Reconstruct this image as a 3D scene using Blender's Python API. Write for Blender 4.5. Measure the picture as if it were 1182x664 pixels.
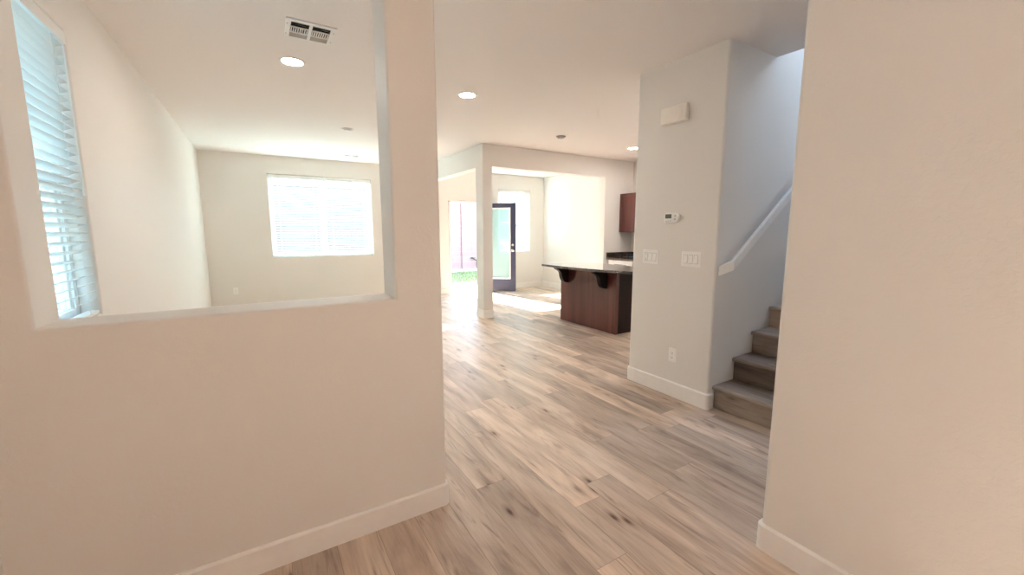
import bpy, bmesh, math, random
from mathutils import Vector, Matrix

random.seed(7)
S = bpy.context.scene
for o in list(bpy.data.objects):
    bpy.data.objects.remove(o)
C = S.collection
PI = math.pi

# ------------------------------------------------------------------ camera
cam_d = bpy.data.cameras.new('camera')
cam = bpy.data.objects.new('camera', cam_d); C.objects.link(cam)
cam_d.sensor_width = 36.0; cam_d.sensor_fit = 'HORIZONTAL'
cam_d.lens = 472.786 / 1182 * 36.0
cam_d.clip_start = 0.02
_r = Vector((0.8522472, -0.5231364, -0.0017597))
_u = Vector((0.0721431, 0.1141961, 0.9908353))
_f = Vector((0.5181410, 0.8445636, -0.1350639))
cam.matrix_world = Matrix(((_r.x, _u.x, -_f.x, 0.0), (_r.y, _u.y, -_f.y, 0.0), (_r.z, _u.z, -_f.z, 1.40), (0, 0, 0, 1)))
S.camera = cam

# ------------------------------------------------------------------ light
SKY = 10.0
SUN = 65.0
CAN = 130.0
W = bpy.data.worlds.new('sky'); S.world = W; W.use_nodes = True
_nt = W.node_tree; _bg = _nt.nodes['Background']; _bg.inputs[1].default_value = SKY
_tc = _nt.nodes.new('ShaderNodeTexCoord'); _sx = _nt.nodes.new('ShaderNodeSeparateXYZ'); _rp = _nt.nodes.new('ShaderNodeValToRGB')
_nt.links.new(_tc.outputs['Generated'], _sx.inputs[0]); _nt.links.new(_sx.outputs[2], _rp.inputs[0]); _nt.links.new(_rp.outputs[0], _bg.inputs[0])
_rp.color_ramp.elements[0].position = 0.0; _rp.color_ramp.elements[0].color = (0.90, 0.94, 1.0, 1)
_rp.color_ramp.elements[1].position = 1.0; _rp.color_ramp.elements[1].color = (0.22, 0.53, 1.0, 1)
_e = _rp.color_ramp.elements.new(0.40); _e.color = (0.60, 0.80, 1.0, 1)
def portal(loc, direction, sx, sy):
    d = bpy.data.lights.new('daylight_portal', 'AREA'); d.shape = 'RECTANGLE'; d.size = sx; d.size_y = sy
    o = bpy.data.objects.new('daylight_portal', d); C.objects.link(o)
    o.location = loc; o.rotation_euler = Vector(direction).to_track_quat('-Z', 'Y').to_euler()
    d.cycles.is_portal = True
portal((-.90, -.80, 1.025), (1, 0, 0), .3, 2.05)       # added unseen slot by the entry, lets daylight in
portal((4.07, 8.76, 1.03), (0, -1, 0), .84, 2.06)      # patio door
portal((1.09, 8.79, 1.685), (0, -1, 0), 1.78, 1.48)    # living room window
portal((5.37, 8.79, 1.655), (0, -1, 0), .88, 1.49)     # nook window
portal((-.92, 2.67, 1.685), (1, 0, 0), .9, 1.47)       # side window
portal((5.1, .72, 4.05), (0, 1, 0), .8, .9)            # added unseen opening at the landing, lights the stair wall
portal((5.4, 1.3, 5.58), (0, 0, -1), 1.6, .7)         # added unseen roof opening, brings sky light down the stairs
sd = bpy.data.lights.new('sun', 'SUN'); sd.energy = SUN; sd.angle = 0.012; sd.color = (1.0, 0.97, 0.92)
so = bpy.data.objects.new('sun', sd); C.objects.link(so)
_el = math.radians(35)
so.rotation_euler = Vector((0.15 * math.cos(_el), -math.cos(_el), -math.sin(_el))).to_track_quat('-Z', 'Y').to_euler()
so.location = (0, 30, 25)

vs = S.view_settings
S.display_settings.display_device = 'sRGB'
vs.view_transform = 'Standard'; vs.look = 'None'; vs.gamma = 1.0; vs.use_curve_mapping = False
vs.exposure = 0.66
S.cycles.use_denoising = True
S.cycles.max_bounces = 12; S.cycles.diffuse_bounces = 8; S.cycles.glossy_bounces = 4
S.cycles.transmission_bounces = 8; S.cycles.transparent_max_bounces = 16
S.cycles.sample_clamp_indirect = 8.0
S.cycles.caustics_reflective = False; S.cycles.caustics_refractive = False

# ------------------------------------------------------------------ materials
def new_mat(name):
    m = bpy.data.materials.new(name); m.use_nodes = True
    nt = m.node_tree
    return m, nt, nt.nodes['Principled BSDF']

def node(nt, typ, **kw):
    n = nt.nodes.new(typ)
    for k, v in kw.items():
        if k.startswith('i_'):
            key = k[2:]
            key = int(key) if key.isdigit() else key.replace('_', ' ')
            n.inputs[key].default_value = v
        else:
            setattr(n, k, v)
    return n

def math_(nt, op, a, b=None, c=None):
    n = nt.nodes.new('ShaderNodeMath'); n.operation = op
    for i, v in enumerate((a, b, c)):
        if v is None: continue
        if isinstance(v, (int, float)): n.inputs[i].default_value = v
        else: nt.links.new(v, n.inputs[i])
    return n.outputs[0]

def ramp(nt, fac, stops, interp='LINEAR'):
    n = nt.nodes.new('ShaderNodeValToRGB'); n.color_ramp.interpolation = interp
    e = n.color_ramp.elements
    while len(e) < len(stops): e.new(0.5)
    for q, (p, c) in zip(e, stops):
        q.position = p; q.color = c if len(c) == 4 else (*c, 1)
    nt.links.new(fac, n.inputs[0])
    return n.outputs[0]

def mixc(nt, fac, a, b, blend='MIX'):
    n = nt.nodes.new('ShaderNodeMix'); n.data_type = 'RGBA'; n.blend_type = blend
    for sock, v in ((n.inputs[0], fac), (n.inputs[6], a), (n.inputs[7], b)):
        if hasattr(v, 'is_linked') or hasattr(v, 'links'): nt.links.new(v, sock)
        elif isinstance(v, (int, float)): sock.default_value = v
        else: sock.default_value = v if len(v) == 4 else (*v, 1)
    return n.outputs[2]

def plain(name, col, rough=0.5, metal=0.0, spec=0.5, noise=0.0, nscale=20.0, bump=0.0, bscale=200.0):
    m, nt, b = new_mat(name)
    b.inputs['Roughness'].default_value = rough; b.inputs['Metallic'].default_value = metal
    b.inputs['Specular IOR Level'].default_value = spec
    g = node(nt, 'ShaderNodeNewGeometry')
    nz = node(nt, 'ShaderNodeTexNoise'); nz.inputs['Scale'].default_value = nscale; nz.inputs['Detail'].default_value = 3
    nt.links.new(g.outputs['Position'], nz.inputs['Vector'])
    k = max(noise, 0.02)
    c = ramp(nt, nz.outputs['Fac'], [(0.3, [x * (1 - k) for x in col]), (0.7, [min(1, x * (1 + k)) for x in col])])
    nt.links.new(c, b.inputs['Base Color'])
    if bump:
        n2 = node(nt, 'ShaderNodeTexNoise'); n2.inputs['Scale'].default_value = bscale
        nt.links.new(g.outputs['Position'], n2.inputs['Vector'])
        bp = node(nt, 'ShaderNodeBump'); bp.inputs['Strength'].default_value = bump; bp.inputs['Distance'].default_value = 0.002
        nt.links.new(n2.outputs['Fac'], bp.inputs['Height']); nt.links.new(bp.outputs[0], b.inputs['Normal'])
    return m

def drywall(name, col, strength, rough=0.55, spec=0.35):
    """painted drywall with a knock-down skim texture"""
    m, nt, b = new_mat(name)
    b.inputs['Base Color'].default_value = (*col, 1)
    b.inputs['Roughness'].default_value = rough; b.inputs['Specular IOR Level'].default_value = spec
    g = node(nt, 'ShaderNodeNewGeometry')
    a = node(nt, 'ShaderNodeTexNoise'); a.inputs['Scale'].default_value = 55; a.inputs['Detail'].default_value = 2
    a.inputs['Distortion'].default_value = 0.6
    nt.links.new(g.outputs['Position'], a.inputs['Vector'])
    h = ramp(nt, a.outputs['Fac'], [(0.44, (0, 0, 0)), (0.56, (1, 1, 1))])
    f = node(nt, 'ShaderNodeTexNoise'); f.inputs['Scale'].default_value = 260
    nt.links.new(g.outputs['Position'], f.inputs['Vector'])
    hh = math_(nt, 'ADD', h, math_(nt, 'MULTIPLY', f.outputs['Fac'], 0.35))
    bp = node(nt, 'ShaderNodeBump'); bp.inputs['Strength'].default_value = strength; bp.inputs['Distance'].default_value = 0.0018
    nt.links.new(hh, bp.inputs['Height']); nt.links.new(bp.outputs[0], b.inputs['Normal'])
    return m

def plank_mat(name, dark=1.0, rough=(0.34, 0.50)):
    m, nt, b = new_mat(name)
    g = node(nt, 'ShaderNodeNewGeometry')
    sp = node(nt, 'ShaderNodeSeparateXYZ'); nt.links.new(g.outputs['Position'], sp.inputs[0])
    x, y, z = sp.outputs
    u = math_(nt, 'DIVIDE', math_(nt, 'SUBTRACT', x, 0.92), 0.18)
    col = math_(nt, 'FLOOR', u)
    wn = node(nt, 'ShaderNodeTexWhiteNoise', noise_dimensions='1D'); nt.links.new(col, wn.inputs['W'])
    v = math_(nt, 'DIVIDE', math_(nt, 'ADD', y, math_(nt, 'MULTIPLY', wn.outputs['Value'], 1.32)), 1.32)
    row = math_(nt, 'FLOOR', v)
    cb = node(nt, 'ShaderNodeCombineXYZ'); nt.links.new(col, cb.inputs[0]); nt.links.new(row, cb.inputs[1])
    w2 = node(nt, 'ShaderNodeTexWhiteNoise', noise_dimensions='2D'); nt.links.new(cb.outputs[0], w2.inputs['Vector'])
    rid = w2.outputs['Value']
    # grain space: stretched along y, shifted per plank
    off = math_(nt, 'MULTIPLY', rid, 37.0)
    gx = math_(nt, 'ADD', x, off)
    def gnoise(sx, sy, sz, detail, dist=0.0, ro=0.55):
        c = node(nt, 'ShaderNodeCombineXYZ')
        nt.links.new(math_(nt, 'MULTIPLY', gx, sx), c.inputs[0])
        nt.links.new(math_(nt, 'MULTIPLY', math_(nt, 'ADD', y, off), sy), c.inputs[1])
        nt.links.new(math_(nt, 'MULTIPLY', z, sz), c.inputs[2])
        n = node(nt, 'ShaderNodeTexNoise'); n.inputs['Scale'].default_value = 1.0
        n.inputs['Detail'].default_value = detail; n.inputs['Distortion'].default_value = dist
        n.inputs['Roughness'].default_value = ro
        nt.links.new(c.outputs[0], n.inputs['Vector'])
        return n.outputs['Fac']
    broad = gnoise(7, 1.3, 7, 4, 0.9)
    fine = gnoise(120, 3.2, 120, 6, 0.5, 0.68)
    streak = gnoise(17, 1.9, 17, 4, 1.6)
    base = ramp(nt, broad, [(0.26, (0.335, 0.255, 0.202)), (0.42, (0.52, 0.418, 0.346)), (0.57, (0.645, 0.540, 0.460)), (0.74, (0.74, 0.640, 0.558))])
    tone = ramp(nt, rid, [(0.0, (0.74, 0.71, 0.69)), (0.30, (0.94, 0.91, 0.88)), (0.7, (1.12, 1.08, 1.04)), (1.0, (1.32, 1.27, 1.21))])
    c1 = mixc(nt, 1.0, base, tone, 'MULTIPLY')
    fr = ramp(nt, fine, [(0.34, (0.76, 0.73, 0.71)), (0.52, (1.0, 1.0, 1.0)), (0.70, (1.05, 1.05, 1.05))])
    c2 = mixc(nt, 0.6, c1, fr, 'MULTIPLY')
    sk = ramp(nt, streak, [(0.30, (0.45, 0.40, 0.37)), (0.39, (0.86, 0.84, 0.82)), (0.46, (1, 1, 1))])
    c3 = mixc(nt, 0.7, c2, sk, 'MULTIPLY')
    # knots
    kc = node(nt, 'ShaderNodeCombineXYZ')
    nt.links.new(math_(nt, 'MULTIPLY', gx, 7.0), kc.inputs[0])
    nt.links.new(math_(nt, 'MULTIPLY', math_(nt, 'ADD', y, off), 2.6), kc.inputs[1])
    nt.links.new(math_(nt, 'MULTIPLY', z, 6.5), kc.inputs[2])
    vo = node(nt, 'ShaderNodeTexVoronoi'); vo.inputs['Scale'].default_value = 1.0
    nt.links.new(kc.outputs[0], vo.inputs['Vector'])
    wob = math_(nt, 'MULTIPLY', fine, 0.10)
    kd = math_(nt, 'ADD', vo.outputs['Distance'], wob)
    kn = ramp(nt, kd, [(0.085, (0.20, 0.15, 0.13)), (0.12, (0.50, 0.43, 0.39)), (0.17, (0.80, 0.76, 0.73)), (0.27, (1, 1, 1))])
    sepc = node(nt, 'ShaderNodeSeparateColor'); nt.links.new(vo.outputs['Color'], sepc.inputs[0])
    kmask = math_(nt, 'GREATER_THAN', sepc.outputs[0], 0.30)
    c4 = mixc(nt, kmask, c3, mixc(nt, 1.0, c3, kn, 'MULTIPLY'))
    # seams
    fu = math_(nt, 'FRACT', u); fv = math_(nt, 'FRACT', v)
    eu = math_(nt, 'MINIMUM', fu, math_(nt, 'SUBTRACT', 1.0, fu))
    ev = math_(nt, 'MULTIPLY', math_(nt, 'MINIMUM', fv, math_(nt, 'SUBTRACT', 1.0, fv)), 7.3)
    ed = math_(nt, 'MINIMUM', eu, ev)
    seam = ramp(nt, ed, [(0.0, (0.55, 0.52, 0.5)), (0.012, (1, 1, 1))])
    c5 = mixc(nt, 1.0, c4, seam, 'MULTIPLY')
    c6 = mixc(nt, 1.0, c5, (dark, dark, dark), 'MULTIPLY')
    nt.links.new(c6, b.inputs['Base Color'])
    rr = ramp(nt, fine, [(0.3, (rough[1],) * 3), (0.7, (rough[0],) * 3)])
    nt.links.new(rr, b.inputs['Roughness'])
    b.inputs['Specular IOR Level'].default_value = 0.5
    bp = node(nt, 'ShaderNodeBump'); bp.inputs['Strength'].default_value = 0.12; bp.inputs['Distance'].default_value = 0.001
    nt.links.new(math_(nt, 'ADD', fine, math_(nt, 'MULTIPLY', math_(nt, 'LESS_THAN', ed, 0.008), -2.0)), bp.inputs['Height'])
    nt.links.new(bp.outputs[0], b.inputs['Normal'])
    return m

def cherry_mat(name, base=(0.082, 0.023, 0.018), light=(0.150, 0.048, 0.037), axis=2, rough=0.28):
    m, nt, b = new_mat(name)
    g = node(nt, 'ShaderNodeNewGeometry')
    mp = node(nt, 'ShaderNodeMapping'); nt.links.new(g.outputs['Position'], mp.inputs['Vector'])
    sc = [9.0, 9.0, 9.0]; sc[axis] = 0.5; mp.inputs['Scale'].default_value = sc
    n = node(nt, 'ShaderNodeTexNoise'); n.inputs['Scale'].default_value = 1.0; n.inputs['Detail'].default_value = 5; n.inputs['Distortion'].default_value = 0.6
    nt.links.new(mp.outputs[0], n.inputs['Vector'])
    nt.links.new(ramp(nt, n.outputs['Fac'], [(0.35, base), (0.65, light)]), b.inputs['Base Color'])
    b.inputs['Roughness'].default_value = rough
    b.inputs['Specular IOR Level'].default_value = 0.5 if rough < .5 else 0.25
    return m

def granite_mat(name):
    m, nt, b = new_mat(name)
    g = node(nt, 'ShaderNodeNewGeometry')
    v = node(nt, 'ShaderNodeTexVoronoi'); v.inputs['Scale'].default_value = 70
    n = node(nt, 'ShaderNodeTexNoise'); n.inputs['Scale'].default_value = 26; n.inputs['Detail'].default_value = 6
    nt.links.new(g.outputs['Position'], v.inputs['Vector']); nt.links.new(g.outputs['Position'], n.inputs['Vector'])
    s = node(nt, 'ShaderNodeSeparateColor'); nt.links.new(v.outputs['Color'], s.inputs[0])
    a = ramp(nt, s.outputs[0], [(0.0, (0.012, 0.010, 0.009)), (0.6, (0.045, 0.026, 0.020)), (0.9, (0.16, 0.10, 0.075)), (1.0, (0.30, 0.22, 0.17))])
    c = mixc(nt, ramp(nt, n.outputs['Fac'], [(0.42, (0, 0, 0)), (0.62, (1, 1, 1))]), a, (0.018, 0.014, 0.013))
    nt.links.new(c, b.inputs['Base Color'])
    b.inputs['Roughness'].default_value = 0.03; b.inputs['Specular IOR Level'].default_value = 0.8
    b.inputs['Coat Weight'].default_value = 1.0; b.inputs['Coat Roughness'].default_value = 0.02; b.inputs['Coat IOR'].default_value = 1.6
    return m

def slat_mat(name):
    m, nt, b = new_mat(name)
    out = nt.nodes['Material Output']
    b.inputs['Base Color'].default_value = (0.86, 0.86, 0.84, 1); b.inputs['Roughness'].default_value = 0.4
    t = node(nt, 'ShaderNodeBsdfTranslucent'); t.inputs[0].default_value = (0.80, 0.82, 0.80, 1)
    mx = node(nt, 'ShaderNodeMixShader'); mx.inputs[0].default_value = 0.22
    nt.links.new(b.outputs[0], mx.inputs[1]); nt.links.new(t.outputs[0], mx.inputs[2]); nt.links.new(mx.outputs[0], out.inputs[0])
    return m

def glass_mat(name, tint):
    m, nt, b = new_mat(name)
    nt.nodes.remove(b); out = nt.nodes['Material Output']
    t = node(nt, 'ShaderNodeBsdfTransparent'); t.inputs[0].default_value = (*tint, 1)
    g = node(nt, 'ShaderNodeBsdfGlossy'); g.inputs['Roughness'].default_value = 0.02
    lw = node(nt, 'ShaderNodeLayerWeight'); lw.inputs[0].default_value = 0.5
    fr = math_(nt, 'MULTIPLY_ADD', math_(nt, 'POWER', lw.outputs['Facing'], 5.0), 0.90, 0.035)
    mx = node(nt, 'ShaderNodeMixShader')
    nt.links.new(fr, mx.inputs[0]); nt.links.new(t.outputs[0], mx.inputs[1]); nt.links.new(g.outputs[0], mx.inputs[2])
    nt.links.new(mx.outputs[0], out.inputs[0])
    return m

def emit_mat(name, col, strength):
    m, nt, b = new_mat(name)
    b.inputs['Base Color'].default_value = (0.9, 0.9, 0.9, 1)
    b.inputs['Emission Color'].default_value = (*col, 1); b.inputs['Emission Strength'].default_value = strength
    return m

def block_mat(name):
    m, nt, b = new_mat(name)
    g = node(nt, 'ShaderNodeNewGeometry')
    sp = node(nt, 'ShaderNodeSeparateXYZ'); nt.links.new(g.outputs['Position'], sp.inputs[0])
    cb = node(nt, 'ShaderNodeCombineXYZ'); nt.links.new(sp.outputs[0], cb.inputs[0]); nt.links.new(sp.outputs[2], cb.inputs[1])
    br = node(nt, 'ShaderNodeTexBrick'); nt.links.new(cb.outputs[0], br.inputs['Vector'])
    br.inputs['Scale'].default_value = 1.0; br.inputs['Brick Width'].default_value = 0.41; br.inputs['Row Height'].default_value = 0.205
    br.inputs['Mortar Size'].default_value = 0.010
    br.inputs['Color1'].default_value = (0.19, 0.118, 0.107, 1); br.inputs['Color2'].default_value = (0.165, 0.10, 0.092, 1)
    br.inputs['Mortar'].default_value = (0.20, 0.145, 0.133, 1)
    nt.links.new(br.outputs['Color'], b.inputs['Base Color']); b.inputs['Roughness'].default_value = 0.9
    return m

M = {}
M['wall'] = drywall('wall_paint', (0.80, 0.770, 0.738), 0.15)
M['ceiling'] = drywall('ceiling_paint', (0.83, 0.788, 0.772), 0.18, 0.7, 0.2)
M['trim'] = plain('white_trim_paint', (0.90, 0.875, 0.85), 0.30)
M['floor'] = plank_mat('oak_plank')
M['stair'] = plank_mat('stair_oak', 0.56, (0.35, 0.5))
M['vinyl'] = plain('white_vinyl', (0.85, 0.86, 0.85), 0.35)
M['plastic'] = plain('white_plastic', (0.91, 0.90, 0.88), 0.30)
M['cream'] = plain('cream_plastic', (0.90, 0.86, 0.80), 0.35)
M['gap'] = plain('dark_gap', (0.03, 0.03, 0.03), 0.8)
M['lcd'] = plain('lcd_grey', (0.10, 0.115, 0.10), 0.2)
M['grey'] = plain('grey_print', (0.28, 0.27, 0.26), 0.5)
M['metalwhite'] = plain('white_enamel', (0.80, 0.77, 0.74), 0.4)
M['duct'] = plain('dark_duct', (0.035, 0.03, 0.028), 0.8)
M['fin'] = plain('grey_fin', (0.42, 0.39, 0.36), 0.5)
M['cherry'] = cherry_mat('cherry_wood')
M['cherry_dark'] = cherry_mat('dark_cherry_wood', (0.009, 0.004, 0.0035), (0.018, 0.007, 0.006), 2, 0.6)
M['granite'] = granite_mat('granite')
M['appliance'] = plain('white_appliance', (0.86, 0.86, 0.86), 0.25)
M['slat'] = slat_mat('blind_slat')
M['cord'] = plain('blind_cord', (0.75, 0.76, 0.74), 0.7)
M['glass'] = glass_mat('window_glass', (0.80, 0.94, 0.95))
M['door_glass'] = glass_mat('door_glass', (0.88, 0.965, 0.97))
M['navy'] = plain('navy_door_paint', (0.040, 0.045, 0.085), 0.35)
M['chrome'] = plain('satin_nickel', (0.75, 0.74, 0.72), 0.22, 1.0)
M['lens_on'] = emit_mat('lit_lens', (1.0, 0.95, 0.88), CAN)
M['lens_fill'] = emit_mat('fill_lens', (1.0, 0.93, 0.85), 12)
M['grey_cover'] = plain('grey_cover', (0.36, 0.34, 0.32), 0.5)
M['lens_off'] = plain('frosted_lens', (0.62, 0.60, 0.58), 0.5)
M['concrete'] = plain('patio_concrete', (0.42, 0.40, 0.37), 0.9, noise=0.1, nscale=6, bump=0.2)
M['dirt'] = plain('gravel', (0.34, 0.29, 0.25), 0.95, noise=0.25, nscale=40, bump=0.5, bscale=60)
M['grass'] = plain('grass', (0.095, 0.105, 0.028), 0.7, noise=0.35, nscale=9)
M['block'] = block_mat('pink_block')
M['stucco'] = plain('pale_stucco', (0.40, 0.43, 0.43), 0.9, noise=0.06, nscale=30, bump=0.4, bscale=90)
M['brass'] = plain('dark_bronze', (0.05, 0.045, 0.04), 0.4, 0.8)

# ------------------------------------------------------------------ mesh helpers
def finish(bm, name, mat, parent=None, smooth_ang=35):
    bmesh.ops.recalc_face_normals(bm, faces=bm.faces)
    me = bpy.data.meshes.new(name)
    for f in bm.faces: f.smooth = True
    for e in bm.edges:
        if len(e.link_faces) == 2:
            e.smooth = e.calc_face_angle(0) < math.radians(smooth_ang)
    bm.to_mesh(me); bm.free()
    mats = mat if isinstance(mat, (list, tuple)) else [mat]
    for mm in mats: me.materials.append(mm)
    o = bpy.data.objects.new(name, me); C.objects.link(o)
    wn = o.modifiers.new('weighted_normal', 'WEIGHTED_NORMAL'); wn.keep_sharp = True; wn.weight = 50
    if parent is not None: o.parent = parent
    return o

def bx(bm, x0, x1, y0, y1, z0, z1, bevel=0.0, seg=2, mi=0, mat=None):
    t = bmesh.new()
    r = bmesh.ops.create_cube(t, size=1.0)
    for v in t.verts:
        v.co = Vector(((x0 + x1) / 2 + v.co.x * (x1 - x0), (y0 + y1) / 2 + v.co.y * (y1 - y0), (z0 + z1) / 2 + v.co.z * (z1 - z0)))
    if bevel: bmesh.ops.bevel(t, geom=t.edges[:], offset=bevel, segments=seg, profile=0.5, affect='EDGES', clamp_overlap=True)
    add(bm, t, mi, mat)

def add(bm, t, mi=0, mat=None):
    if mat is not None:
        for v in t.verts: v.co = mat @ v.co
    mp = {v: bm.verts.new(v.co) for v in t.verts}
    for f in t.faces:
        try:
            nf = bm.faces.new([mp[v] for v in f.verts]); nf.material_index = mi
        except ValueError:
            pass
    t.free()

def prism(bm, pts, axis, a, b, bevel=0.0, seg=2, mi=0, mat=None):
    """extrude a 2-D polygon along axis ('x': pts are (y,z); 'y': (x,z); 'z': (x,y))"""
    t = bmesh.new()
    def P(q, h):
        return {'x': (h, q[0], q[1]), 'y': (q[0], h, q[1]), 'z': (q[0], q[1], h)}[axis]
    lo = [t.verts.new(P(q, a)) for q in pts]; hi = [t.verts.new(P(q, b)) for q in pts]
    t.faces.new(lo); t.faces.new(hi)
    n = len(pts)
    for i in range(n): t.faces.new((lo[i], lo[(i + 1) % n], hi[(i + 1) % n], hi[i]))
    bmesh.ops.recalc_face_normals(t, faces=t.faces)
    if bevel:
        ed = [e for e in t.edges if e.calc_face_angle(0) > math.radians(30)]
        bmesh.ops.bevel(t, geom=ed, offset=bevel, segments=seg, profile=0.5, affect='EDGES', clamp_overlap=True)
    add(bm, t, mi, mat)

def lathe(bm, prof, n=32, mi=0, mat=None, cap=False):
    """revolve (r, z) profile round z"""
    t = bmesh.new(); rings = []
    for r, z in prof:
        if r < 1e-6: rings.append([t.verts.new((0, 0, z))])
        else: rings.append([t.verts.new((r * math.cos(2 * PI * k / n), r * math.sin(2 * PI * k / n), z)) for k in range(n)])
    for A, B in zip(rings, rings[1:]):
        for k in range(n):
            k2 = (k + 1) % n
            if len(A) == 1 and len(B) == 1: continue
            if len(A) == 1: t.faces.new((A[0], B[k], B[k2]))
            elif len(B) == 1: t.faces.new((A[k], A[k2], B[0]))
            else: t.faces.new((A[k], A[k2], B[k2], B[k]))
    bmesh.ops.recalc_face_normals(t, faces=t.faces)
    add(bm, t, mi, mat)

def tube(bm, pts, r, n=10, mi=0):
    t = bmesh.new(); rings = []
    pts = [Vector(p) for p in pts]
    for i, p in enumerate(pts):
        d = (pts[min(i + 1, len(pts) - 1)] - pts[max(i - 1, 0)]).normalized()
        a = d.orthogonal().normalized() if i == 0 else (pa - d * pa.dot(d)).normalized()
        pa = a; bv = d.cross(a)
        rings.append([t.verts.new(p + r * (math.cos(2 * PI * k / n) * a + math.sin(2 * PI * k / n) * bv)) for k in range(n)])
    for A, B in zip(rings, rings[1:]):
        for k in range(n): t.faces.new((A[k], A[(k + 1) % n], B[(k + 1) % n], B[k]))
    t.faces.new(rings[0]); t.faces.new(rings[-1])
    add(bm, t, mi)

def solid(name, adds, subs, mat, bevel=0.018, seg=4, parent=None):
    """drywall solid: union of boxes minus boxes on a shared grid, convex edges rounded"""
    cs = []
    for ax in range(3):
        s = set()
        for b in adds + subs:
            s.add(round(b[2 * ax], 4)); s.add(round(b[2 * ax + 1], 4))
        cs.append(sorted(s))
    X, Y, Z = cs
    def inside(i, j, k):
        if not (0 <= i < len(X) - 1 and 0 <= j < len(Y) - 1 and 0 <= k < len(Z) - 1): return False
        p = ((X[i] + X[i + 1]) / 2, (Y[j] + Y[j + 1]) / 2, (Z[k] + Z[k + 1]) / 2)
        ins = lambda b: b[0] < p[0] < b[1] and b[2] < p[1] < b[3] and b[4] < p[2] < b[5]
        return any(ins(b) for b in adds) and not any(ins(b) for b in subs)
    bm = bmesh.new(); vs_ = {}
    def V(i, j, k):
        if (i, j, k) not in vs_: vs_[(i, j, k)] = bm.verts.new((X[i], Y[j], Z[k]))
        return vs_[(i, j, k)]
    Q = {(1, 0, 0): [(1, 0, 0), (1, 1, 0), (1, 1, 1), (1, 0, 1)], (-1, 0, 0): [(0, 0, 0), (0, 0, 1), (0, 1, 1), (0, 1, 0)],
         (0, 1, 0): [(0, 1, 0), (0, 1, 1), (1, 1, 1), (1, 1, 0)], (0, -1, 0): [(0, 0, 0), (1, 0, 0), (1, 0, 1), (0, 0, 1)],
         (0, 0, 1): [(0, 0, 1), (1, 0, 1), (1, 1, 1), (0, 1, 1)], (0, 0, -1): [(0, 0, 0), (0, 1, 0), (1, 1, 0), (1, 0, 0)]}
    for i in range(len(X) - 1):
        for j in range(len(Y) - 1):
            for k in range(len(Z) - 1):
                if not inside(i, j, k): continue
                for d, q in Q.items():
                    if not inside(i + d[0], j + d[1], k + d[2]):
                        bm.faces.new([V(i + a, j + b, k + c) for a, b, c in q])
    if bevel:
        bm.normal_update()
        ed = [e for e in bm.edges if len(e.link_faces) == 2 and e.calc_face_angle(0) > 0.5 and e.is_convex]
        bmesh.ops.bevel(bm, geom=ed, offset=bevel, segments=seg, profile=0.5, affect='EDGES', clamp_overlap=True)
    return finish(bm, name, mat, parent)

def struct(o):
    o['kind'] = 'structure'; return o

def tag(o, label, cat, group=None):
    o['label'] = label; o['category'] = cat
    if group: o['group'] = group
    return o

def empty(name, loc=(0, 0, 0), rz=0.0):
    o = bpy.data.objects.new(name, None); C.objects.link(o)
    o.location = loc; o.rotation_euler = (0, 0, rz); o.empty_display_size = 0.1
    return o

H = 2.745          # ceiling height
XL = -0.772        # left wall face
YF = 8.625         # back wall face
XR = 6.36          # kitchen side wall face
XN = 6.24          # breakfast nook side wall face
YB = -2.60         # entry wall face

# ------------------------------------------------------------------ room shell
bm = bmesh.new(); bx(bm, XL - .16, XR + .19, YB - .16, YF + .18, -.12, 0)
struct(finish(bm, 'floor', M['floor']))
struct(solid('ceiling', [(XL - .16, XR + .19, YB - .16, YF + .18, H, H + .25)],
             [(3.56, XR + .3, .77, 1.90, H - .1, H + .4)], M['ceiling'], 0.012, 3))
ZT = H + .04
struct(solid('wall_left', [(XL - .16, XL, YB - .16, YF + .18, -.05, ZT)], [(XL - .3, XL + .1, 2.22, 3.12, .95, 2.42), (XL - .3, XL + .1, -.95, -.65, -.1, 2.05)], M['wall']))  # second cut is the added entry slot, out of view, for daylight
struct(solid('wall_back', [(XL - .03, XR + .19, YF, YF + .18, -.05, ZT)],
             [(.205, 1.98, YF - .1, YF + .3, .946, 2.425), (3.64, 4.50, YF - .1, YF + .3, -.1, 2.09), (4.93, 5.81, YF - .1, YF + .3, .91, 2.40)], M['wall']))
struct(solid('wall_right', [(XR, XR + .19, 1.6, YF + .18, -.05, ZT), (XN, XR + .19, 5.90, YF + .1, -.05, ZT)], [], M['wall']))
struct(solid('wall_entry', [(XL - .1, 2.1, YB - .16, YB, -.05, ZT)], [], M['wall']))
# half wall with the pass-through opening and its full-height post
struct(solid('wall_divider', [(XL - .05, .737, 1.851, 2.055, -.05, ZT)], [(-.62, .513, 1.7, 2.2, 1.097, 2.45)], M['wall'], 0.013))
# post and headers of the breakfast nook
struct(solid('wall_nook', [(3.03, XR + .1, 5.80, 5.965, -.05, ZT), (3.03, 3.195, 5.80, YF + .05, -.05, ZT)],
             [(3.195, 5.62, 5.5, 6.05, -.1, 2.415), (2.9, 3.3, 6.045, YF + .2, -.1, 2.412)], M['wall'], 0.014))
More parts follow.
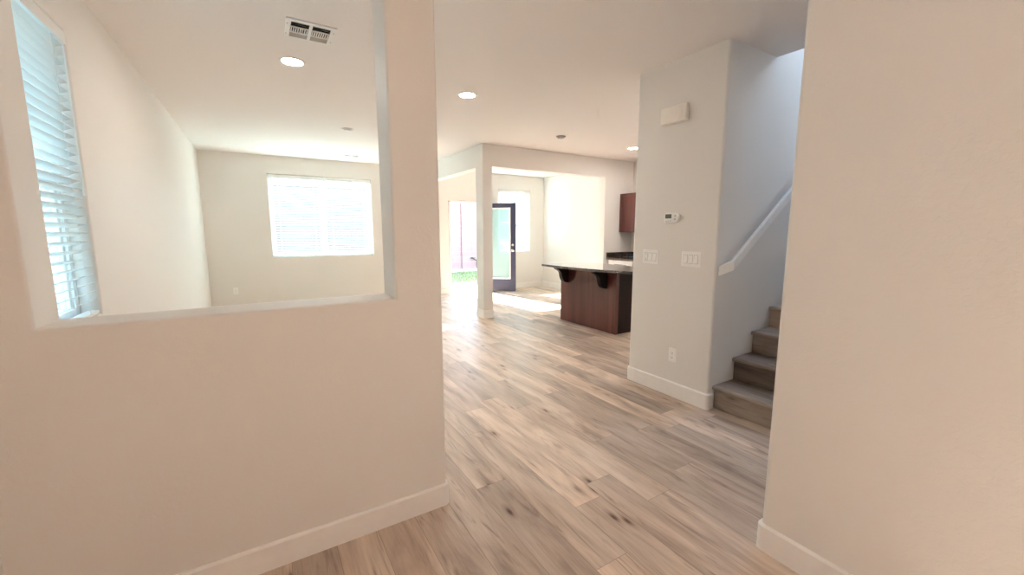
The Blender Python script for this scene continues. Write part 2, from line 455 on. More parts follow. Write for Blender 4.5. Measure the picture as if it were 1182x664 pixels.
# block beside the stairs and the stairwell above
struct(solid('wall_stair', [(2.922, XR + .1, 1.822, 2.637, -.05, ZT), (3.50, XR + .1, 1.822, 2.0, 2.6, 5.5)], [], M['wall']))
struct(solid('wall_stairwell', [(3.40, 3.56, .70, 2.0, H + .03, 5.5), (XR, XR + .19, .70, 2.0, -.05, 5.5), (3.40, XR + .19, .70, 2.0, 5.45, 5.6)], [(4.6, 6.2, .95, 1.65, 5.3, 5.7)], M['wall']))  # roof cut is added out of view to light the stairwell
struct(solid('wall_entry_right', [(1.808, 1.94, YB - .1, .84, -.05, ZT), (1.808, XR + .1, .70, .84, -.05, ZT), (3.42, XR + .1, .70, .84, 2.6, 5.5)],
             [(4.7, 5.5, .6, .9, 3.6, 4.5)], M['wall'], 0.022))  # upper cut is added out of view to light the stair wall

# baseboards: plan outlines (outer face) extruded, top edge eased
def board(name, pts, h=0.116, t=0.014, closed=False):
    """run of baseboard: pts = wall-face path, board stands t in front on its left side"""
    bm = bmesh.new(); n = len(pts)
    P = [Vector(p) for p in pts]
    def off(i, d):
        if 0 < i < n - 1:
            a = (P[i] - P[i - 1]).normalized(); b = (P[i + 1] - P[i]).normalized()
            na, nb = Vector((-a.y, a.x)), Vector((-b.y, b.x))
            m = (na + nb); m = m / m.dot(na)
            return P[i] + m * d
        a = (P[1] - P[0]).normalized() if i == 0 else (P[-1] - P[-2]).normalized()
        return P[i] + Vector((-a.y, a.x)) * d
    prof = [(-.002, 0.0), (t, 0.0), (t, h - .009), (t * .72, h - .003), (t * .4, h), (-.002, h)]
    rings = []
    for i in range(n):
        r = []
        for d, z in prof:
            q = off(i, d); r.append(bm.verts.new((q.x, q.y, z)))
        rings.append(r)
    k = len(prof)
    for A, B in zip(rings, rings[1:]):
        for j in range(k): bm.faces.new((A[j], A[(j + 1) % k], B[(j + 1) % k], B[j]))
    bm.faces.new(rings[0]); bm.faces.new(rings[-1])
    bm.normal_update()
    return struct(finish(bm, name, M['trim'], None, 25))

def rnd(cx, cy, r, a0, a1, k=5):
    return [(cx + r * math.cos(math.radians(a0 + (a1 - a0) * i / k)), cy + r * math.sin(math.radians(a0 + (a1 - a0) * i / k))) for i in range(k + 1)]

q = .016
# (the room is on the left of the direction of travel)
board('baseboard_divider', [(XL, 2.055)] + rnd(.737 - q, 2.055 - q, q, 90, 0) + rnd(.737 - q, 1.851 + q, q, 0, -90) + [(XL, 1.851), (XL, YB)])
board('baseboard_stair', [(2.985, 1.822)] + rnd(2.922 + q, 1.822 + q, q, -90, -180) + rnd(2.922 + q, 2.637 - q, q, 180, 90) + [(XR, 2.637)], .128)
board('baseboard_entry_right', [(1.808, YB)] + rnd(1.808 + q, .84 - q, q, 180, 90) + [(2.985, .84)], .122)
board('baseboard_column', [(3.11, 5.80)] + rnd(3.03 + q, 5.80 + q, q, -90, -180) + rnd(3.03 + q, 6.045 - q, q, 180, 90)
      + rnd(3.195 - q, 6.045 - q, q, 90, 0) + rnd(3.195 - q, 5.80 + q, q, 0, -90) + [(3.109, 5.80)], .135)
board('baseboard_nook', [(5.70, 5.80)] + rnd(5.62 + q, 5.80 + q, q, -90, -180) + rnd(5.62 + q, 5.965 - q, q, 180, 90)
      + [(XN, 5.965), (XN, YF), (4.50, YF)], .13)
board('baseboard_back', [(3.64, YF), (XL, YF), (XL, 2.055)], .13)

# ------------------------------------------------------------------ staircase
RISE, RUN, NS = .188, .2545, 13
ST = tag(empty('staircase', (2.985, 1.33, 0)), 'oak plank staircase climbing to the right behind the thermostat wall', 'staircase')
def at(o, p=ST):
    o.parent = p; o.matrix_parent_inverse = Matrix.Translation(-p.location); return o
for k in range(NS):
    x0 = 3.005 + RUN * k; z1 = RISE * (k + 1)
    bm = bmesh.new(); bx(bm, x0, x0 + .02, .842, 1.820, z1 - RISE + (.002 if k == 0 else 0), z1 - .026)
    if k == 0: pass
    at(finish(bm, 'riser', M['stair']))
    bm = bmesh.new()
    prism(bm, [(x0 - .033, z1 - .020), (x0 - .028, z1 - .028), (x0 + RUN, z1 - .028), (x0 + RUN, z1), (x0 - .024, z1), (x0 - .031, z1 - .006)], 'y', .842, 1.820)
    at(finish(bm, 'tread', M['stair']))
    if k < 4:
        pass

# handrail: flat white board, short return into the wall at its lower end
HR = tag(empty('handrail', (3.01, 1.79, 1.1)), 'white flat wooden handrail sloping up the wall over the stairs', 'handrail')
def bar(bm, A, B, hh, ww, up=Vector((0, 0, 1))):
    A, B = Vector(A), Vector(B); d = (B - A).normalized()
    side = d.cross(up).normalized(); v = side.cross(d)
    pts = [(-ww / 2, -hh / 2), (ww / 2, -hh / 2), (ww / 2, hh / 2), (-ww / 2, hh / 2)]
    a = [bm.verts.new(A + side * i + up * j) for i, j in pts]; b = [bm.verts.new(B + side * i + up * j) for i, j in pts]
    bm.faces.new(a); bm.faces.new(b)
    for k in range(4): bm.faces.new((a[k], a[(k + 1) % 4], b[(k + 1) % 4], b[k]))
def railpoly(path, hh, ww):
    """mitred rail along a path in plan and height"""
    bm = bmesh.new(); P = [Vector(p) for p in path]; rings = []
    for i, p in enumerate(P):
        a = (P[i] - P[i - 1]) if i else (P[1] - P[0]); b = (P[i + 1] - P[i]) if i < len(P) - 1 else a
        a2, b2 = Vector((a.x, a.y, 0)).normalized(), Vector((b.x, b.y, 0)).normalized()
        na, nb = Vector((-a2.y, a2.x, 0)), Vector((-b2.y, b2.x, 0)); m = na + nb; m = m / m.dot(na)
        rings.append([bm.verts.new(p + m * s * ww / 2 + Vector((0, 0, t * hh / 2))) for s, t in ((-1, -1), (1, -1), (1, 1), (-1, 1))])
    for A, B in zip(rings, rings[1:]):
        for k in range(4): bm.faces.new((A[k], A[(k + 1) % 4], B[(k + 1) % 4], B[k]))
    bm.faces.new(rings[0]); bm.faces.new(rings[-1])
    bmesh.ops.recalc_face_normals(bm, faces=bm.faces)
    bmesh.ops.bevel(bm, geom=bm.edges[:], offset=.004, segments=2, profile=.5, affect='EDGES')
    return bm
RS = .735
at(finish(railpoly([(2.958, 1.822, 1.098), (3.020, 1.752, 1.146), (3.020 + 3.0, 1.752, 1.146 + 3.0 * RS)], .072, .036), 'rail', M['trim']), HR)
for xb in (4.15, 4.95, 5.75):
    bm = bmesh.new(); zb = 1.146 + (xb - 3.02) * RS - .036
    tube(bm, [(xb, 1.752, zb + .004), (xb, 1.752, zb - .03), (xb, 1.775, zb - .05), (xb, 1.822, zb - .05)], .006)
    at(finish(bm, 'wall_bracket', M['trim']), HR)

# ------------------------------------------------------------------ windows, blinds, patio door
def window(n, x0, x1, z0, z1, y, mat4, mull=None, rail=None, fw=.045):
    """frame in the local plane y (outer side +y) -> parts; mat4 turns the local frame into the wall"""
    bm = bmesh.new(); a, b = y, y + .06
    def B(*k): bx(bm, *k, bevel=.003, mat=mat4)
    B(x0, x0 + fw, a, b, z0, z1); B(x1 - fw, x1, a, b, z0, z1)
    B(x0 + fw, x1 - fw, a, b, z0, z0 + fw); B(x0 + fw, x1 - fw, a, b, z1 - fw, z1)
    if mull: B(mull - .03, mull + .03, a + .006, b - .006, z0 + fw, z1 - fw)
    if rail: B(x0 + fw, x1 - fw, a + .006, b - .006, rail - .02, rail + .02)
    # sash lines inside the frame
    for s0, s1 in ([(x0 + fw, (mull or x1 - fw) - (.03 if mull else 0))] + ([(mull + .03, x1 - fw)] if mull else [])):
        B(s0, s0 + .028, a + .014, b - .014, z0 + fw, z1 - fw); B(s1 - .028, s1, a + .014, b - .014, z0 + fw, z1 - fw)
    w = struct(finish(bm, 'window_%d' % n, M['vinyl']))
    bm = bmesh.new(); bx(bm, x0 + fw - .005, x1 - fw + .005, a + .027, a + .031, z0 + fw - .005, z1 - fw + .005, mat=mat4)
    finish(bm, 'pane', M['glass'], w)
    return w
ID = Matrix.Identity(4)
LEFT = Matrix(((0, -1, 0, 0), (1, 0, 0, 0), (0, 0, 1, 0), (0, 0, 0, 1)))      # local x -> y, local y -> -x
window(1, 2.22, 3.12, .95, 2.42, -XL + .09, LEFT, rail=1.64)
window(2, .205, 1.98, .946, 2.425, YF + .09, ID, mull=1.092)
window(3, 4.93, 5.81, .91, 2.40, YF + .09, ID, rail=1.62)

def blind(x0, x1, z0, z1, y, mat4, label, tilt, group=None, pitch=.044, wand=True, loc=None):
    """wood-look venetian blind hung in a recess; room side is -y"""
    root = tag(empty('window_blind', mat4 @ Vector(((x0 + x1) / 2, y, z1))), label, 'window blind', group)
    at_ = lambda o: at(o, root)
    g = .006
    bm = bmesh.new(); bx(bm, x0 + g, x1 - g, y - .022, y + .03, z1 - .05, z1 - .004, .003, mat=mat4)
    at_(finish(bm, 'headrail', M['vinyl']))
    bm = bmesh.new()
    prism(bm, [(y - .036, z1 - .068), (y - .026, z1 - .068), (y - .026, z1 - .004), (y - .032, z1 - .004), (y - .036, z1 - .012)], 'x', x0 + .003, x1 - .003, mat=mat4)
    for s, e in ((x0 + .003, x0 + .010), (x1 - .010, x1 - .003)):
        bx(bm, s, e, y - .027, y + .02, z1 - .068, z1 - .004, mat=mat4)
    at_(finish(bm, 'valance', M['vinyl']))
    bm = bmesh.new(); ca, sa = math.cos(tilt), math.sin(tilt); w = .025
    zt, zb = z1 - .085, z0 + .035; n = int((zt - zb) / pitch)
    zs = [zt - i * (zt - zb) / n for i in range(n)]
    for z in zs:
        prof = []
        for s in (-1, -.5, 0, .5, 1):
            prof.append((s * w, .0022 * (1 - s * s) + .0012))
        prof = prof + [(s, t - .0024) for s, t in reversed(prof)]
        pts = [(y + s * ca - t * sa, z + s * sa + t * ca) for s, t in prof]
        prism(bm, pts, 'x', x0 + .010, x1 - .010, mat=mat4)
    at_(finish(bm, 'slats', M['slat'], None, 50))
    bm = bmesh.new(); bx(bm, x0 + .010, x1 - .010, y - .025, y + .025, z0 + .006, z0 + .024, .004, mat=mat4)
    at_(finish(bm, 'bottom_rail', M['vinyl']))
    bm = bmesh.new(); L = x1 - x0
    for f in ((.17, .83) if L < .95 else (.12, .5, .88)):
        xc = x0 + f * L
        for dy in (-.027, .027): tube(bm, [mat4 @ Vector((xc, y + dy, z0 + .02)), mat4 @ Vector((xc, y + dy, z1 - .05))], .0011, 5)
    at_(finish(bm, 'ladder_cords', M['cord']))
    bm = bmesh.new(); xw = x1 - .06
    tube(bm, [mat4 @ Vector((xw, y - .04, z1 - .07)), mat4 @ Vector((xw, y - .043, z1 - .80))], .0035, 8)
    lathe(bm, [(0, -.03), (.006, -.028), (.007, 0), (.004, .02), (0, .02)], 10, mat=Matrix.Translation(mat4 @ Vector((xw, y - .043, z1 - .80))))
    at_(finish(bm, 'tilt_wand', M['vinyl']))
    return root
blind(2.225, 3.115, .95, 2.42, -XL + .036, LEFT, 'white slatted blind on the side window seen sharply from the left', math.radians(-24))
blind(.208, 1.088, .946, 2.425, YF + .036, ID, 'left one of two white slatted blinds on the back living room window', math.radians(-4), 'blinds on the back window')
blind(1.096, 1.977, .946, 2.425, YF + .036, ID, 'right one of two white slatted blinds on the back living room window', math.radians(-4), 'blinds on the back window')
blind(4.935, 5.805, .91, 2.40, YF + .036, ID, 'bright white blind on the window behind the open navy door', math.radians(4))

# patio door: white jamb, open navy leaf with a glazed light
bm = bmesh.new()
for a, b in ((3.64, 3.675), (4.465, 4.50)): bx(bm, a, b, YF - .006, YF + .15, 0, 2.09, .004)
bx(bm, 3.64, 4.50, YF - .006, YF + .15, 2.055, 2.09, .004)
bx(bm, 3.675, 3.69, YF + .05, YF + .15, 0, 2.055, .002); bx(bm, 4.45, 4.465, YF + .05, YF + .15, 0, 2.055, .002)
bx(bm, 3.64, 4.50, YF - .005, YF + .16, -.01, .018, .004)
door = struct(finish(bm, 'door_1', M['trim']))
LW, LH, T = .80, 2.025, .045
ang = math.atan2(-.55, .55)
leaf = empty('leaf', (4.462, YF - .030, .022), ang); leaf.parent = door
bm = bmesh.new(); sw, tr, brl = .118, .105, .285
bx(bm, 0, sw, -T / 2, T / 2, 0, LH, .002); bx(bm, LW - sw, LW, -T / 2, T / 2, 0, LH, .002)
bx(bm, sw, LW - sw, -T / 2, T / 2, LH - tr, LH, .002); bx(bm, sw, LW - sw, -T / 2, T / 2, 0, brl, .002)
finish(bm, 'door_slab', M['navy'], leaf)
bm = bmesh.new()
for s in (-1, 1):
    y0, y1 = (T / 2 - .002, T / 2 + .012) if s > 0 else (-T / 2 - .012, -T / 2 + .002)
    e = .028
    bx(bm, sw - .004, sw + e, y0, y1, brl, LH - tr, .003); bx(bm, LW - sw - e, LW - sw + .004, y0, y1, brl, LH - tr, .003)
    bx(bm, sw, LW - sw, y0, y1, brl - .004, brl + e, .003); bx(bm, sw, LW - sw, y0, y1, LH - tr - e, LH - tr + .004, .003)
finish(bm, 'glazing_frame', M['vinyl'], leaf)
bm = bmesh.new()
for y in (-.014, .014): bx(bm, sw - .002, LW - sw + .002, y - .002, y + .002, brl, LH - tr)
finish(bm, 'pane', M['door_glass'], leaf)
bm = bmesh.new(); z = brl + .04
while z < LH - tr - .03:
    prism(bm, [(-.0045, z + .0060), (.0035, z - .0060), (.0045, z - .0055), (-.0035, z + .0065)], 'x', sw + .03, LW - sw - .03); z += .020
finish(bm, 'inner_blind', M['vinyl'], leaf)
bm = bmesh.new(); RX = Matrix.Rotation(PI / 2, 4, 'X')
for s in (1, -1):
    R = Matrix.Translation((LW - .062, -s * T / 2, .95)) @ Matrix.Rotation(s * PI / 2, 4, 'X')
    lathe(bm, [(0, 0), (.033, 0), (.033, .006), (.024, .010), (.012, .012), (.011, .035), (.020, .042), (.028, .052), (.028, .062), (.020, .070), (0, .072)], 24, mat=R)
finish(bm, 'door_knob', M['chrome'], leaf)
bm = bmesh.new()
for s in (1, -1):
    R = Matrix.Translation((LW - .062, -s * T / 2, 1.075)) @ Matrix.Rotation(s * PI / 2, 4, 'X')
    lathe(bm, [(0, 0), (.032, 0), (.032, .010), (.027, .018), (.010, .020), (0, .020)], 24, mat=R)
finish(bm, 'deadbolt', M['chrome'], leaf)
for z in (.22, 1.0, 1.80):
    bm = bmesh.new(); tube(bm, [(0.0, .030, z - .045), (0.0, .030, z + .045)], .007)
    finish(bm, 'hinge', M['chrome'], leaf)

# ------------------------------------------------------------------ kitchen
ISL = tag(empty('kitchen_island', (4.30, 4.5, 0)), 'cherry wood kitchen island with dark scrolled brackets under its bar side', 'kitchen island')
ati = lambda o: at(o, ISL)
IX0, IX1, IY0, IY1, IZ = 4.05, 4.53, 3.92, 5.11, .868
bm = bmesh.new(); bx(bm, IX0 + .012, IX1, IY0 + .012, IY1, 0, IZ - .002)
ati(finish(bm, 'cabinet_body', M['cherry_dark']))
bm = bmesh.new(); bx(bm, IX0, IX0 + .014, IY0 + .02, IY1, .002, IZ, .002)
ati(finish(bm, 'back_panel', M['cherry']))
bm = bmesh.new(); bx(bm, IX0 - .002, IX0 + .05, IY0 - .004, IY0 + .022, 0, IZ, .004)
ati(finish(bm, 'corner_post', M['cherry']))
bm = bmesh.new(); bx(bm, IX0 + .05, IX1, IY0, IY0 + .014, .002, IZ, .002)
ati(finish(bm, 'end_panel', M['cherry_dark']))
def corbel(yc):
    X = IX0
    key = [(.245, 0), (.245, .016), (.238, .027), (.222, .038), (.200, .048), (.178, .060), (.160, .074), (.149, .086), (.150, .092), (.141, .100),
           (.138, .118), (.134, .142), (.126, .168), (.115, .192), (.102, .213), (.084, .231), (.062, .243), (.036, .249), (.0, .250)]
    pts = [(X, IZ)] + [(X - d, IZ - z) for d, z in key]
    bm = bmesh.new(); prism(bm, pts, 'y', yc, yc + .07, .003, 2)
    return ati(finish(bm, 'corbel', M['cherry_dark'], None, 40))
corbel(4.085); corbel(4.922)

def slab(name, outline, z0, z1, parent=None):
    bm = bmesh.new(); prism(bm, outline, 'z', z0, z1, .007, 3)
    return finish(bm, name, M['granite'], parent)
ctl = [(3.700, 5.155), (3.690, 5.05), (3.688, 4.85), (3.694, 4.60), (3.712, 4.35), (3.745, 4.10), (3.79, 3.90), (3.85, 3.72), (3.93, 3.55), (4.03, 3.42), (4.16, 3.34), (4.30, 3.31), (4.555, 3.31), (4.555, 5.155)]
tag(slab('countertop', ctl, .870, .905), 'polished granite bar top with a bowed front edge on the cherry island', 'countertop')

# run along the side wall: corner filler, dishwasher, base cabinet, counter with backsplash, upper cabinets
CX = 5.715
DW = tag(empty('dishwasher', (6.0, 5.455, 0)), 'white dishwasher under the dark counter beyond the island', 'dishwasher')
atd = lambda o: at(o, DW)
bm = bmesh.new(); bx(bm, CX + .035, XR - .02, 5.155, 5.755, .09, .862); atd(finish(bm, 'tub', M['appliance']))
bm = bmesh.new(); bx(bm, CX, CX + .034, 5.155, 5.755, .11, .735, .006); atd(finish(bm, 'door', M['appliance']))
bm = bmesh.new(); bx(bm, CX - .006, CX + .034, 5.155, 5.755, .74, .862, .008); cp = atd(finish(bm, 'control_panel', M['appliance']))
bm = bmesh.new(); bx(bm, CX - .010, CX - .004, 5.30, 5.60, .765, .790, .002); atd(finish(bm, 'handle_slot', M['grey']))
bm = bmesh.new(); bx(bm, CX + .06, CX + .075, 5.155, 5.755, .0, .10); atd(finish(bm, 'kick_plate', M['gap']))

def panel_door(bm, x, y0, y1, z0, z1):
    f = .055
    bx(bm, x, x + .02, y0, y0 + f, z0, z1, .002); bx(bm, x, x + .02, y1 - f, y1, z0, z1, .002)
    bx(bm, x, x + .02, y0 + f, y1 - f, z0, z0 + f, .002); bx(bm, x, x + .02, y0 + f, y1 - f, z1 - f, z1, .002)
    bx(bm, x + .008, x + .016, y0 + f - .002, y1 - f + .002, z0 + f - .002, z1 - f + .002)
BC = tag(empty('base_cabinet', (6.0, 4.7, 0)), 'cherry base cabinet standing next to the white dishwasher', 'cabinet')
bm = bmesh.new(); bx(bm, CX + .022, XR - .004, 4.25, 5.148, .10, .862); bx(bm, CX + .08, XR - .004, 4.25, 5.148, 0, .10); at(finish(bm, 'carcass', M['cherry']), BC)
for a, b in ((4.255, 4.697), (4.703, 5.143)):
    bm = bmesh.new(); panel_door(bm, CX, a, b, .115, .69); at(finish(bm, 'door', M['cherry']), BC)
    bm = bmesh.new(); bx(bm, CX, CX + .02, a, b, .70, .855, .003); at(finish(bm, 'drawer', M['cherry']), BC)
CT = tag(slab('countertop', [(CX - .027, 4.25), (XR - .002, 4.25), (XR - .002, 5.797), (CX - .027, 5.797)], .866, .900), 'dark granite counter with low backsplash in the far kitchen corner', 'countertop')
bm = bmesh.new(); bx(bm, CX - .025, XR - .003, 5.776, 5.7975, .901, 1.0, .003); bx(bm, XR - .024, XR - .003, 4.25, 5.775, .901, 1.0, .003)
finish(bm, 'backsplash', M['granite'], CT)

for (a, b), lab in (((5.335, 5.796), 'cherry wall cabinet in the far kitchen corner above the counter'), ((4.87, 5.331), 'second cherry wall cabinet from the far kitchen corner')):
    U = tag(empty('wall_cabinet', (6.2, (a + b) / 2, 1.385)), lab, 'cabinet', 'cherry wall cabinets')
    bm = bmesh.new(); bx(bm, 6.032, XR - .003, a, b, 1.385, 2.12, .002); at(finish(bm, 'carcass', M['cherry']), U)
    bm = bmesh.new(); panel_door(bm, 6.011, a + .002, b - .002, 1.388, 2.117); at(finish(bm, 'door', M['cherry']), U)

# ------------------------------------------------------------------ things on the walls (plates face -x on the stair wall)
XW = 2.922
def plate(name, y0, y1, z0, z1, label, cat, kinds, group=None):
    root = tag(empty(name, (XW, (y0 + y1) / 2, (z0 + z1) / 2)), label, cat, group)
    bm = bmesh.new(); bx(bm, XW - .006, XW + .001, y0, y1, z0, z1, .003, 3)
    n = len(kinds); w = (y1 - y0) / n
    at(finish(bm, 'wall_plate', M['plastic']), root)
    for i, k in enumerate(kinds):
        c = y1 - (i + .5) * (y1 - y0 - .03) / n - .015; zc = (z0 + z1) / 2
        bm = bmesh.new()
        bx(bm, XW - .0066, XW - .003, c - .0185, c + .0185, zc - .0355, zc + .0355, .0005)
        at(finish(bm, 'switch_gap', M['fin']), root)
        bm = bmesh.new()
        if k == 'rocker':
            prism(bm, [(XW - .0055, zc - .033), (XW - .0115, zc - .033), (XW - .0085, zc), (XW - .0075, zc + .033), (XW - .0055, zc + .033)], 'y', c - .016, c + .016, .0008, 2)
            at(finish(bm, 'rocker', M['plastic']), root)
        else:
            bx(bm, XW - .0078, XW - .005, c - .016, c + .016, zc - .033, zc + .033, .0008)
            bx(bm, XW - .0125, XW - .006, c - .005, c + .005, zc - .012, zc + .016, .0015)
            at(finish(bm, 'slider', M['plastic']), root)
            bm = bmesh.new(); bx(bm, XW - .0082, XW - .0060, c - .0022, c + .0022, zc - .028, zc + .028); at(finish(bm, 'slider_slot', M['fin']), root)
    return root
plate('switch_plate', 2.350, 2.516, 1.120, 1.240, 'white three-gang wall switch with a dimmer, nearer the kitchen, below the thermostat', 'light switch', ['dimmer', 'rocker', 'rocker'], 'switches on the stair wall')
plate('switch_plate', 1.950, 2.120, 1.120, 1.240, 'white wall switch with three plain rockers beside the stair corner', 'light switch', ['rocker', 'rocker', 'rocker'], 'switches on the stair wall')

def outlet(M4, label, loc):
    """duplex outlet, local: face -y, centred on origin"""
    root = tag(empty('wall_outlet', loc), label, 'power outlet', 'wall outlets')
    bm = bmesh.new(); bx(bm, -.036, .036, -.006, .001, -.059, .059, .003, 3, mat=M4); at(finish(bm, 'wall_plate', M['plastic']), root)
    for s in (-1, 1):
        bm = bmesh.new(); zc = s * .0195
        prism(bm, [(.017 * math.cos(t), zc + max(-.0145, min(.0145, .019 * math.sin(t)))) for t in [2 * PI * k / 24 for k in range(24)]], 'y', -.009, -.005, .0006, 2, mat=M4)
        sk = at(finish(bm, 'socket', M['plastic']), root)
        bm = bmesh.new()
        for dx, h in ((-.0065, .008), (.0065, .0065)): bx(bm, dx - .0013, dx + .0013, -.0095, -.0085, zc + .003 - h / 2, zc + .003 + h / 2, mat=M4)
        bx(bm, -.0022, .0022, -.0095, -.0085, zc - .0095, zc - .005, mat=M4)
        o = finish(bm, 'slots', M['gap'], sk)
    bm = bmesh.new(); bx(bm, -.0025, .0025, -.0072, -.0055, -.0025, .0025, .0008, mat=M4); at(finish(bm, 'screw', M['fin']), root)
LX = Matrix.Rotation(-PI / 2, 4, 'Z')            # local -y -> -x
outlet(Matrix.Translation((XW, 2.158, .360)) @ LX, 'white power outlet low on the wall below the switches', (XW, 2.158, .360))
outlet(Matrix.Translation((-.411, YF, .372)), 'small white power outlet low on the living room back wall', (-.411, YF, .372))

# thermostat
TH = tag(empty('thermostat', (XW, 2.215, 1.51)), 'white digital thermostat with a small grey screen on the stair wall', 'thermostat')
att = lambda o: at(o, TH)
ty0, ty1, tz0, tz1 = 2.150, 2.290, 1.468, 1.552
bm = bmesh.new()
prism(bm, [(ty1 - .012, tz0), (ty1, tz0 + .012), (ty1, tz1 - .012), (ty1 - .012, tz1), (ty0 + .03, tz1), (ty0 + .008, tz1 - .014), (ty0, (tz0 + tz1) / 2), (ty0 + .008, tz0 + .014), (ty0 + .03, tz0)], 'x', XW - .028, XW, .005, 3)
att(finish(bm, 'case', M['plastic']))
bm = bmesh.new(); bx(bm, XW - .030, XW - .0265, 2.217, 2.277, 1.506, 1.541, .001); att(finish(bm, 'screen', M['lcd']))
for k in range(3):
    bm = bmesh.new(); bx(bm, XW - .030, XW - .0265, 2.222 + .020 * k, 2.232 + .020 * k, 1.482, 1.489, .001)
    att(finish(bm, 'button', M['fin']))
for cy_, cz_ in ((2.182, 1.526), (2.182, 1.498)):
    s = 1 if cz_ > 1.51 else -1
    bm = bmesh.new(); prism(bm, [(cy_ - .009, cz_ - s * .005), (cy_ + .009, cz_ - s * .005), (cy_, cz_ + s * .007)], 'x', XW - .0305, XW - .0265)
    att(finish(bm, 'arrow_key', M['fin']))

# door chime
CH = tag(empty('door_chime', (XW, 2.238, 2.32)), 'cream plastic door chime box high on the stair wall', 'door chime')
cy0, cy1, cz0, cz1 = 2.120, 2.362, 2.258, 2.386
bm = bmesh.new()
bx(bm, XW - .040, XW, cy0 + .006, cy1 - .006, cz0 + .004, cz1 - .004, .006, 3)
at(finish(bm, 'housing', M['cream']), CH)
bm = bmesh.new()
prism(bm, [(XW - .006, cy0), (XW - .040, cy0), (XW - .052, cy0 + .012), (XW - .055, cy0 + .03), (XW - .055, cy1 - .03), (XW - .052, cy1 - .012), (XW - .040, cy1), (XW - .006, cy1)], 'z', cz0, cz1, .005, 3)
at(finish(bm, 'cover', M['cream'], None, 30), CH)
bm = bmesh.new()
for yy in (cy0 + .028, cy0 + .042):
    bm = bmesh.new(); bx(bm, XW - .0565, XW - .050, yy, yy + .005, cz0 + .006, cz1 - .006, .0015)
    at(finish(bm, 'cover_rib', M['cream']), CH)

# ------------------------------------------------------------------ things on the ceiling
def downlight(x, y, lit, label, group):
    root = tag(empty('recessed_light', (x, y, H)), label, 'ceiling light', group)
    bm = bmesh.new(); lathe(bm, [(.072, -.003), (.080, -.008), (.095, -.006), (.099, 0.0), (.099, .002), (.072, .002), (.072, -.003)], 40)
    finish(bm, 'trim_ring', M['metalwhite'], root)
    bm = bmesh.new(); lathe(bm, [(0, -.004), (.060, -.004), (.0725, -.002), (.0725, .0), (0, .0)], 40)
    finish(bm, 'lens', M['lens_on'] if lit else M['lens_off'], root)
downlight(.327, 3.868, True, 'lit round ceiling light beside the square air vent over the pass-through', 'lit recessed lights')
downlight(1.864, 3.877, True, 'lit round ceiling light right of the tall white post', 'lit recessed lights')
downlight(5.300, 4.860, True, 'lit round ceiling light above the kitchen, half behind the stair wall', 'lit recessed lights')
downlight(4.2, 3.2, True, 'added round kitchen ceiling light nearest the stair wall, hidden by it', 'lit recessed lights')  # this lamp and the next two are added unseen to brighten the kitchen
downlight(5.95, 4.2, True, 'added round kitchen ceiling light by the wall cabinets, hidden by the stair wall', 'lit recessed lights')
downlight(5.1, 3.35, True, 'added round kitchen ceiling light above the island, hidden by the stair wall', 'lit recessed lights')
def spotlight(x, y, watts, label, group):
    root = tag(empty('recessed_light', (x, y, H)), label, 'ceiling light', group)
    bm = bmesh.new(); lathe(bm, [(.072, -.003), (.080, -.008), (.095, -.006), (.099, 0.0), (.099, .002), (.072, .002), (.072, -.003)], 40)
    finish(bm, 'trim_ring', M['metalwhite'], root)
    bm = bmesh.new(); lathe(bm, [(0, -.002), (.0725, -.002), (.0725, .0), (0, .0)], 40)
    finish(bm, 'lens', M['lens_fill'], root)
    d = bpy.data.lights.new('fill_spot', 'SPOT'); d.energy = watts; d.spot_size = math.radians(62); d.spot_blend = .5
    d.shadow_soft_size = .06; d.color = (1.0, 0.97, 0.90)
    o = bpy.data.objects.new('fill_spot', d); C.objects.link(o); o.parent = root; o.location = (0, 0, -.02)
spotlight(1.26, -1.30, 660, 'added warm fill spotlight over the entry floor, unseen behind the viewpoint', 'added entry spotlights')  # added lamp out of view, brightens the entry walls by floor bounce
def disc(name, x, y, label, cat, mat, r=.068):
    root = tag(empty(name, (x, y, H)), label, cat)
    bm = bmesh.new(); lathe(bm, [(0, -.030), (r * .50, -.030), (r * .70, -.026), (r * .76, -.016), (r * .94, -.013), (r, -.008), (r, .002), (0, .002)], 36)
    finish(bm, 'cover', mat, root)
disc('ceiling_sprinkler', 3.772, 4.808, 'small dull disc on the ceiling in front of the nook header', 'sprinkler', M['grey_cover'])
disc('smoke_detector', 1.095, 5.925, 'small pale disc on the living room ceiling near the back vent', 'smoke detector', M['metalwhite'])

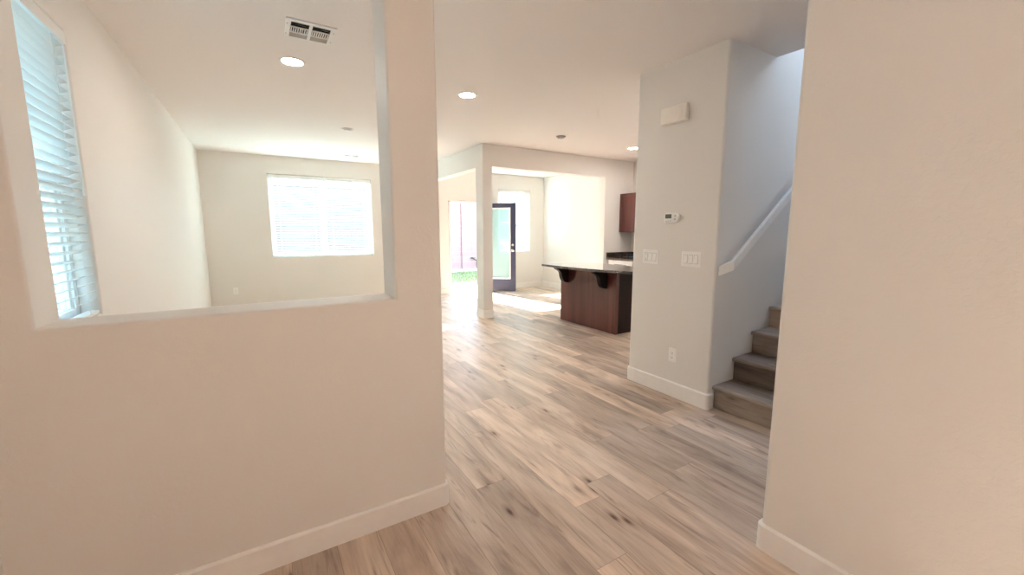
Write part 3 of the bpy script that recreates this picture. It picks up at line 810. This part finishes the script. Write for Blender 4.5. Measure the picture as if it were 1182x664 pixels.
def vent(x0, x1, y0, y1, label):
    root = tag(empty('ceiling_vent', ((x0 + x1) / 2, (y0 + y1) / 2, H)), label, 'air vent', 'ceiling vents')
    at_ = lambda o: at(o, root); f = .034; xm = (x0 + x1) / 2; z0, z1 = H - .010, H + .001
    bm = bmesh.new()
    bx(bm, x0, x0 + f, y0, y1, z0, z1, .003); bx(bm, x1 - f, x1, y0, y1, z0, z1, .003)
    bx(bm, x0 + f - .004, x1 - f + .004, y0, y0 + f, z0, z1, .003); bx(bm, x0 + f - .004, x1 - f + .004, y1 - f, y1, z0, z1, .003)
    bx(bm, xm - .010, xm + .010, y0 + f - .004, y1 - f + .004, z0 + .001, z1, .002)
    at_(finish(bm, 'frame', M['metalwhite']))
    bm = bmesh.new(); bx(bm, x0 + .01, x1 - .01, y0 + .01, y1 - .01, H - .0015, H + .002); at_(finish(bm, 'duct', M['duct']))
    W_ = (y1 - y0 - 2 * f)
    for a, b in ((x0 + f, xm - .010), (xm + .010, x1 - f)):
        ya, yb = y0 + f + W_ * .34, y0 + f + W_ * .70
        bm = bmesh.new()
        n = 8
        for k in range(n):
            xc = a + (k + .5) * (b - a) / n
            t = -.0012 if a < xm - .02 else .0040
            prism(bm, [(xc - .0018 - t, H - .010), (xc + .0018 - t, H - .010), (xc + .0018 + t, H - .002), (xc - .0018 + t, H - .002)], 'y', ya, yb)
        bx(bm, a, b, ya - .003, ya + .001, H - .010, H - .002); bx(bm, a, b, yb - .001, yb + .003, H - .010, H - .002)
        at_(finish(bm, 'cross_louvers', M['metalwhite']))
        bm = bmesh.new()
        for k in range(4):        # far band: louvers facing the viewer
            yc = yb + (k + .6) * (y1 - f - yb) / 4
            prism(bm, [(yc + .009, H - .0095), (yc + .007, H - .0095), (yc - .009, H - .002), (yc - .007, H - .002)], 'x', a, b)
        at_(finish(bm, 'long_louvers', M['fin']))
        bm = bmesh.new()
        for k in range(3):        # near band: louvers turned away
            yc = y0 + f + (k + .5) * (ya - y0 - f) / 3
            prism(bm, [(yc - .006, H - .0095), (yc - .005, H - .0095), (yc + .006, H - .002), (yc + .005, H - .002)], 'x', a, b)
        at_(finish(bm, 'long_louvers', M['fin']))
    for x in (x0 + .012, x1 - .012):
        for y in (y0 + .07, y1 - .07):
            bm = bmesh.new(); lathe(bm, [(0, -.0025), (.004, -.002), (.005, 0), (0, 0)], 10, mat=Matrix.Translation((x, y, z0)))
            at_(finish(bm, 'screw', M['fin']))
vent(.243, .546, 3.110, 3.405, 'white square air vent on the ceiling next to the nearest round light')
vent(1.36, 1.66, 7.82, 8.08, 'small air vent on the ceiling above the back living room window')

# ------------------------------------------------------------------ outdoors
bm = bmesh.new(); bx(bm, -30, 40, YF + .17, 40, -.20, -.06); bx(bm, -30, XL - .16, -12, YF + .17, -.20, -.06); bx(bm, XL - .16, 40, -12, YB - .16, -.20, -.03)
struct(finish(bm, 'ground', M['dirt']))
bm = bmesh.new(); bx(bm, -1, 9, YF + .18, 9.95, -.20, -.045, .006)
struct(finish(bm, 'patio_floor', M['concrete']))
bm = bmesh.new()
for k in range(9000):
    x = random.uniform(3.2, 9.0); y = random.uniform(9.97, 13.6); h = random.uniform(.03, .07); a = random.uniform(0, PI); w = .006
    dx, dy = math.cos(a) * w, math.sin(a) * w; lx, ly = random.uniform(-.02, .02), random.uniform(-.02, .02)
    bm.faces.new([bm.verts.new((x - dx, y - dy, -.05)), bm.verts.new((x + dx, y + dy, -.05)), bm.verts.new((x + lx, y + ly, -.05 + h))])
bx(bm, 3.1, 9.1, 9.96, 13.65, -.10, -.045)
lw = finish(bm, 'lawn', M['grass']); tag(lw, 'small green lawn outside the open patio door', 'grass'); lw['kind'] = 'stuff'
bm = bmesh.new(); bx(bm, -8, 20, 15.0, 15.2, -.1, 2.85); bx(bm, -8, 20, 14.97, 15.23, 2.85, 2.92)
for x in (-3.2, .2, 3.6, 7.05, 10.4): bx(bm, x - .21, x + .21, 14.93, 15.25, -.1, 3.0)
struct(finish(bm, 'wall_garden', M['block']))
bm = bmesh.new(); bx(bm, XL - 2.0, XL - 1.8, -6, 40, -.1, 4.6)
struct(finish(bm, 'wall_neighbour', M['stucco']))
HB = tag(empty('hose_bib', (7.35, 14.9, 0)), 'small dark garden tap on a pipe by the pink block wall', 'garden tap')
bm = bmesh.new(); tube(bm, [(7.42, 14.80, -.1), (7.42, 14.80, .22), (7.40, 14.80, .26), (7.30, 14.80, .32)], .022); at(finish(bm, 'pipe', M['brass']), HB)
bm = bmesh.new(); tube(bm, [(7.30, 14.80, .32), (7.20, 14.80, .38), (7.16, 14.80, .34)], .035); lathe(bm, [(0, 0), (.05, 0), (.05, .015), (0, .02)], 12, mat=Matrix.Translation((7.30, 14.80, .36))); at(finish(bm, 'spout', M['brass']), HB)
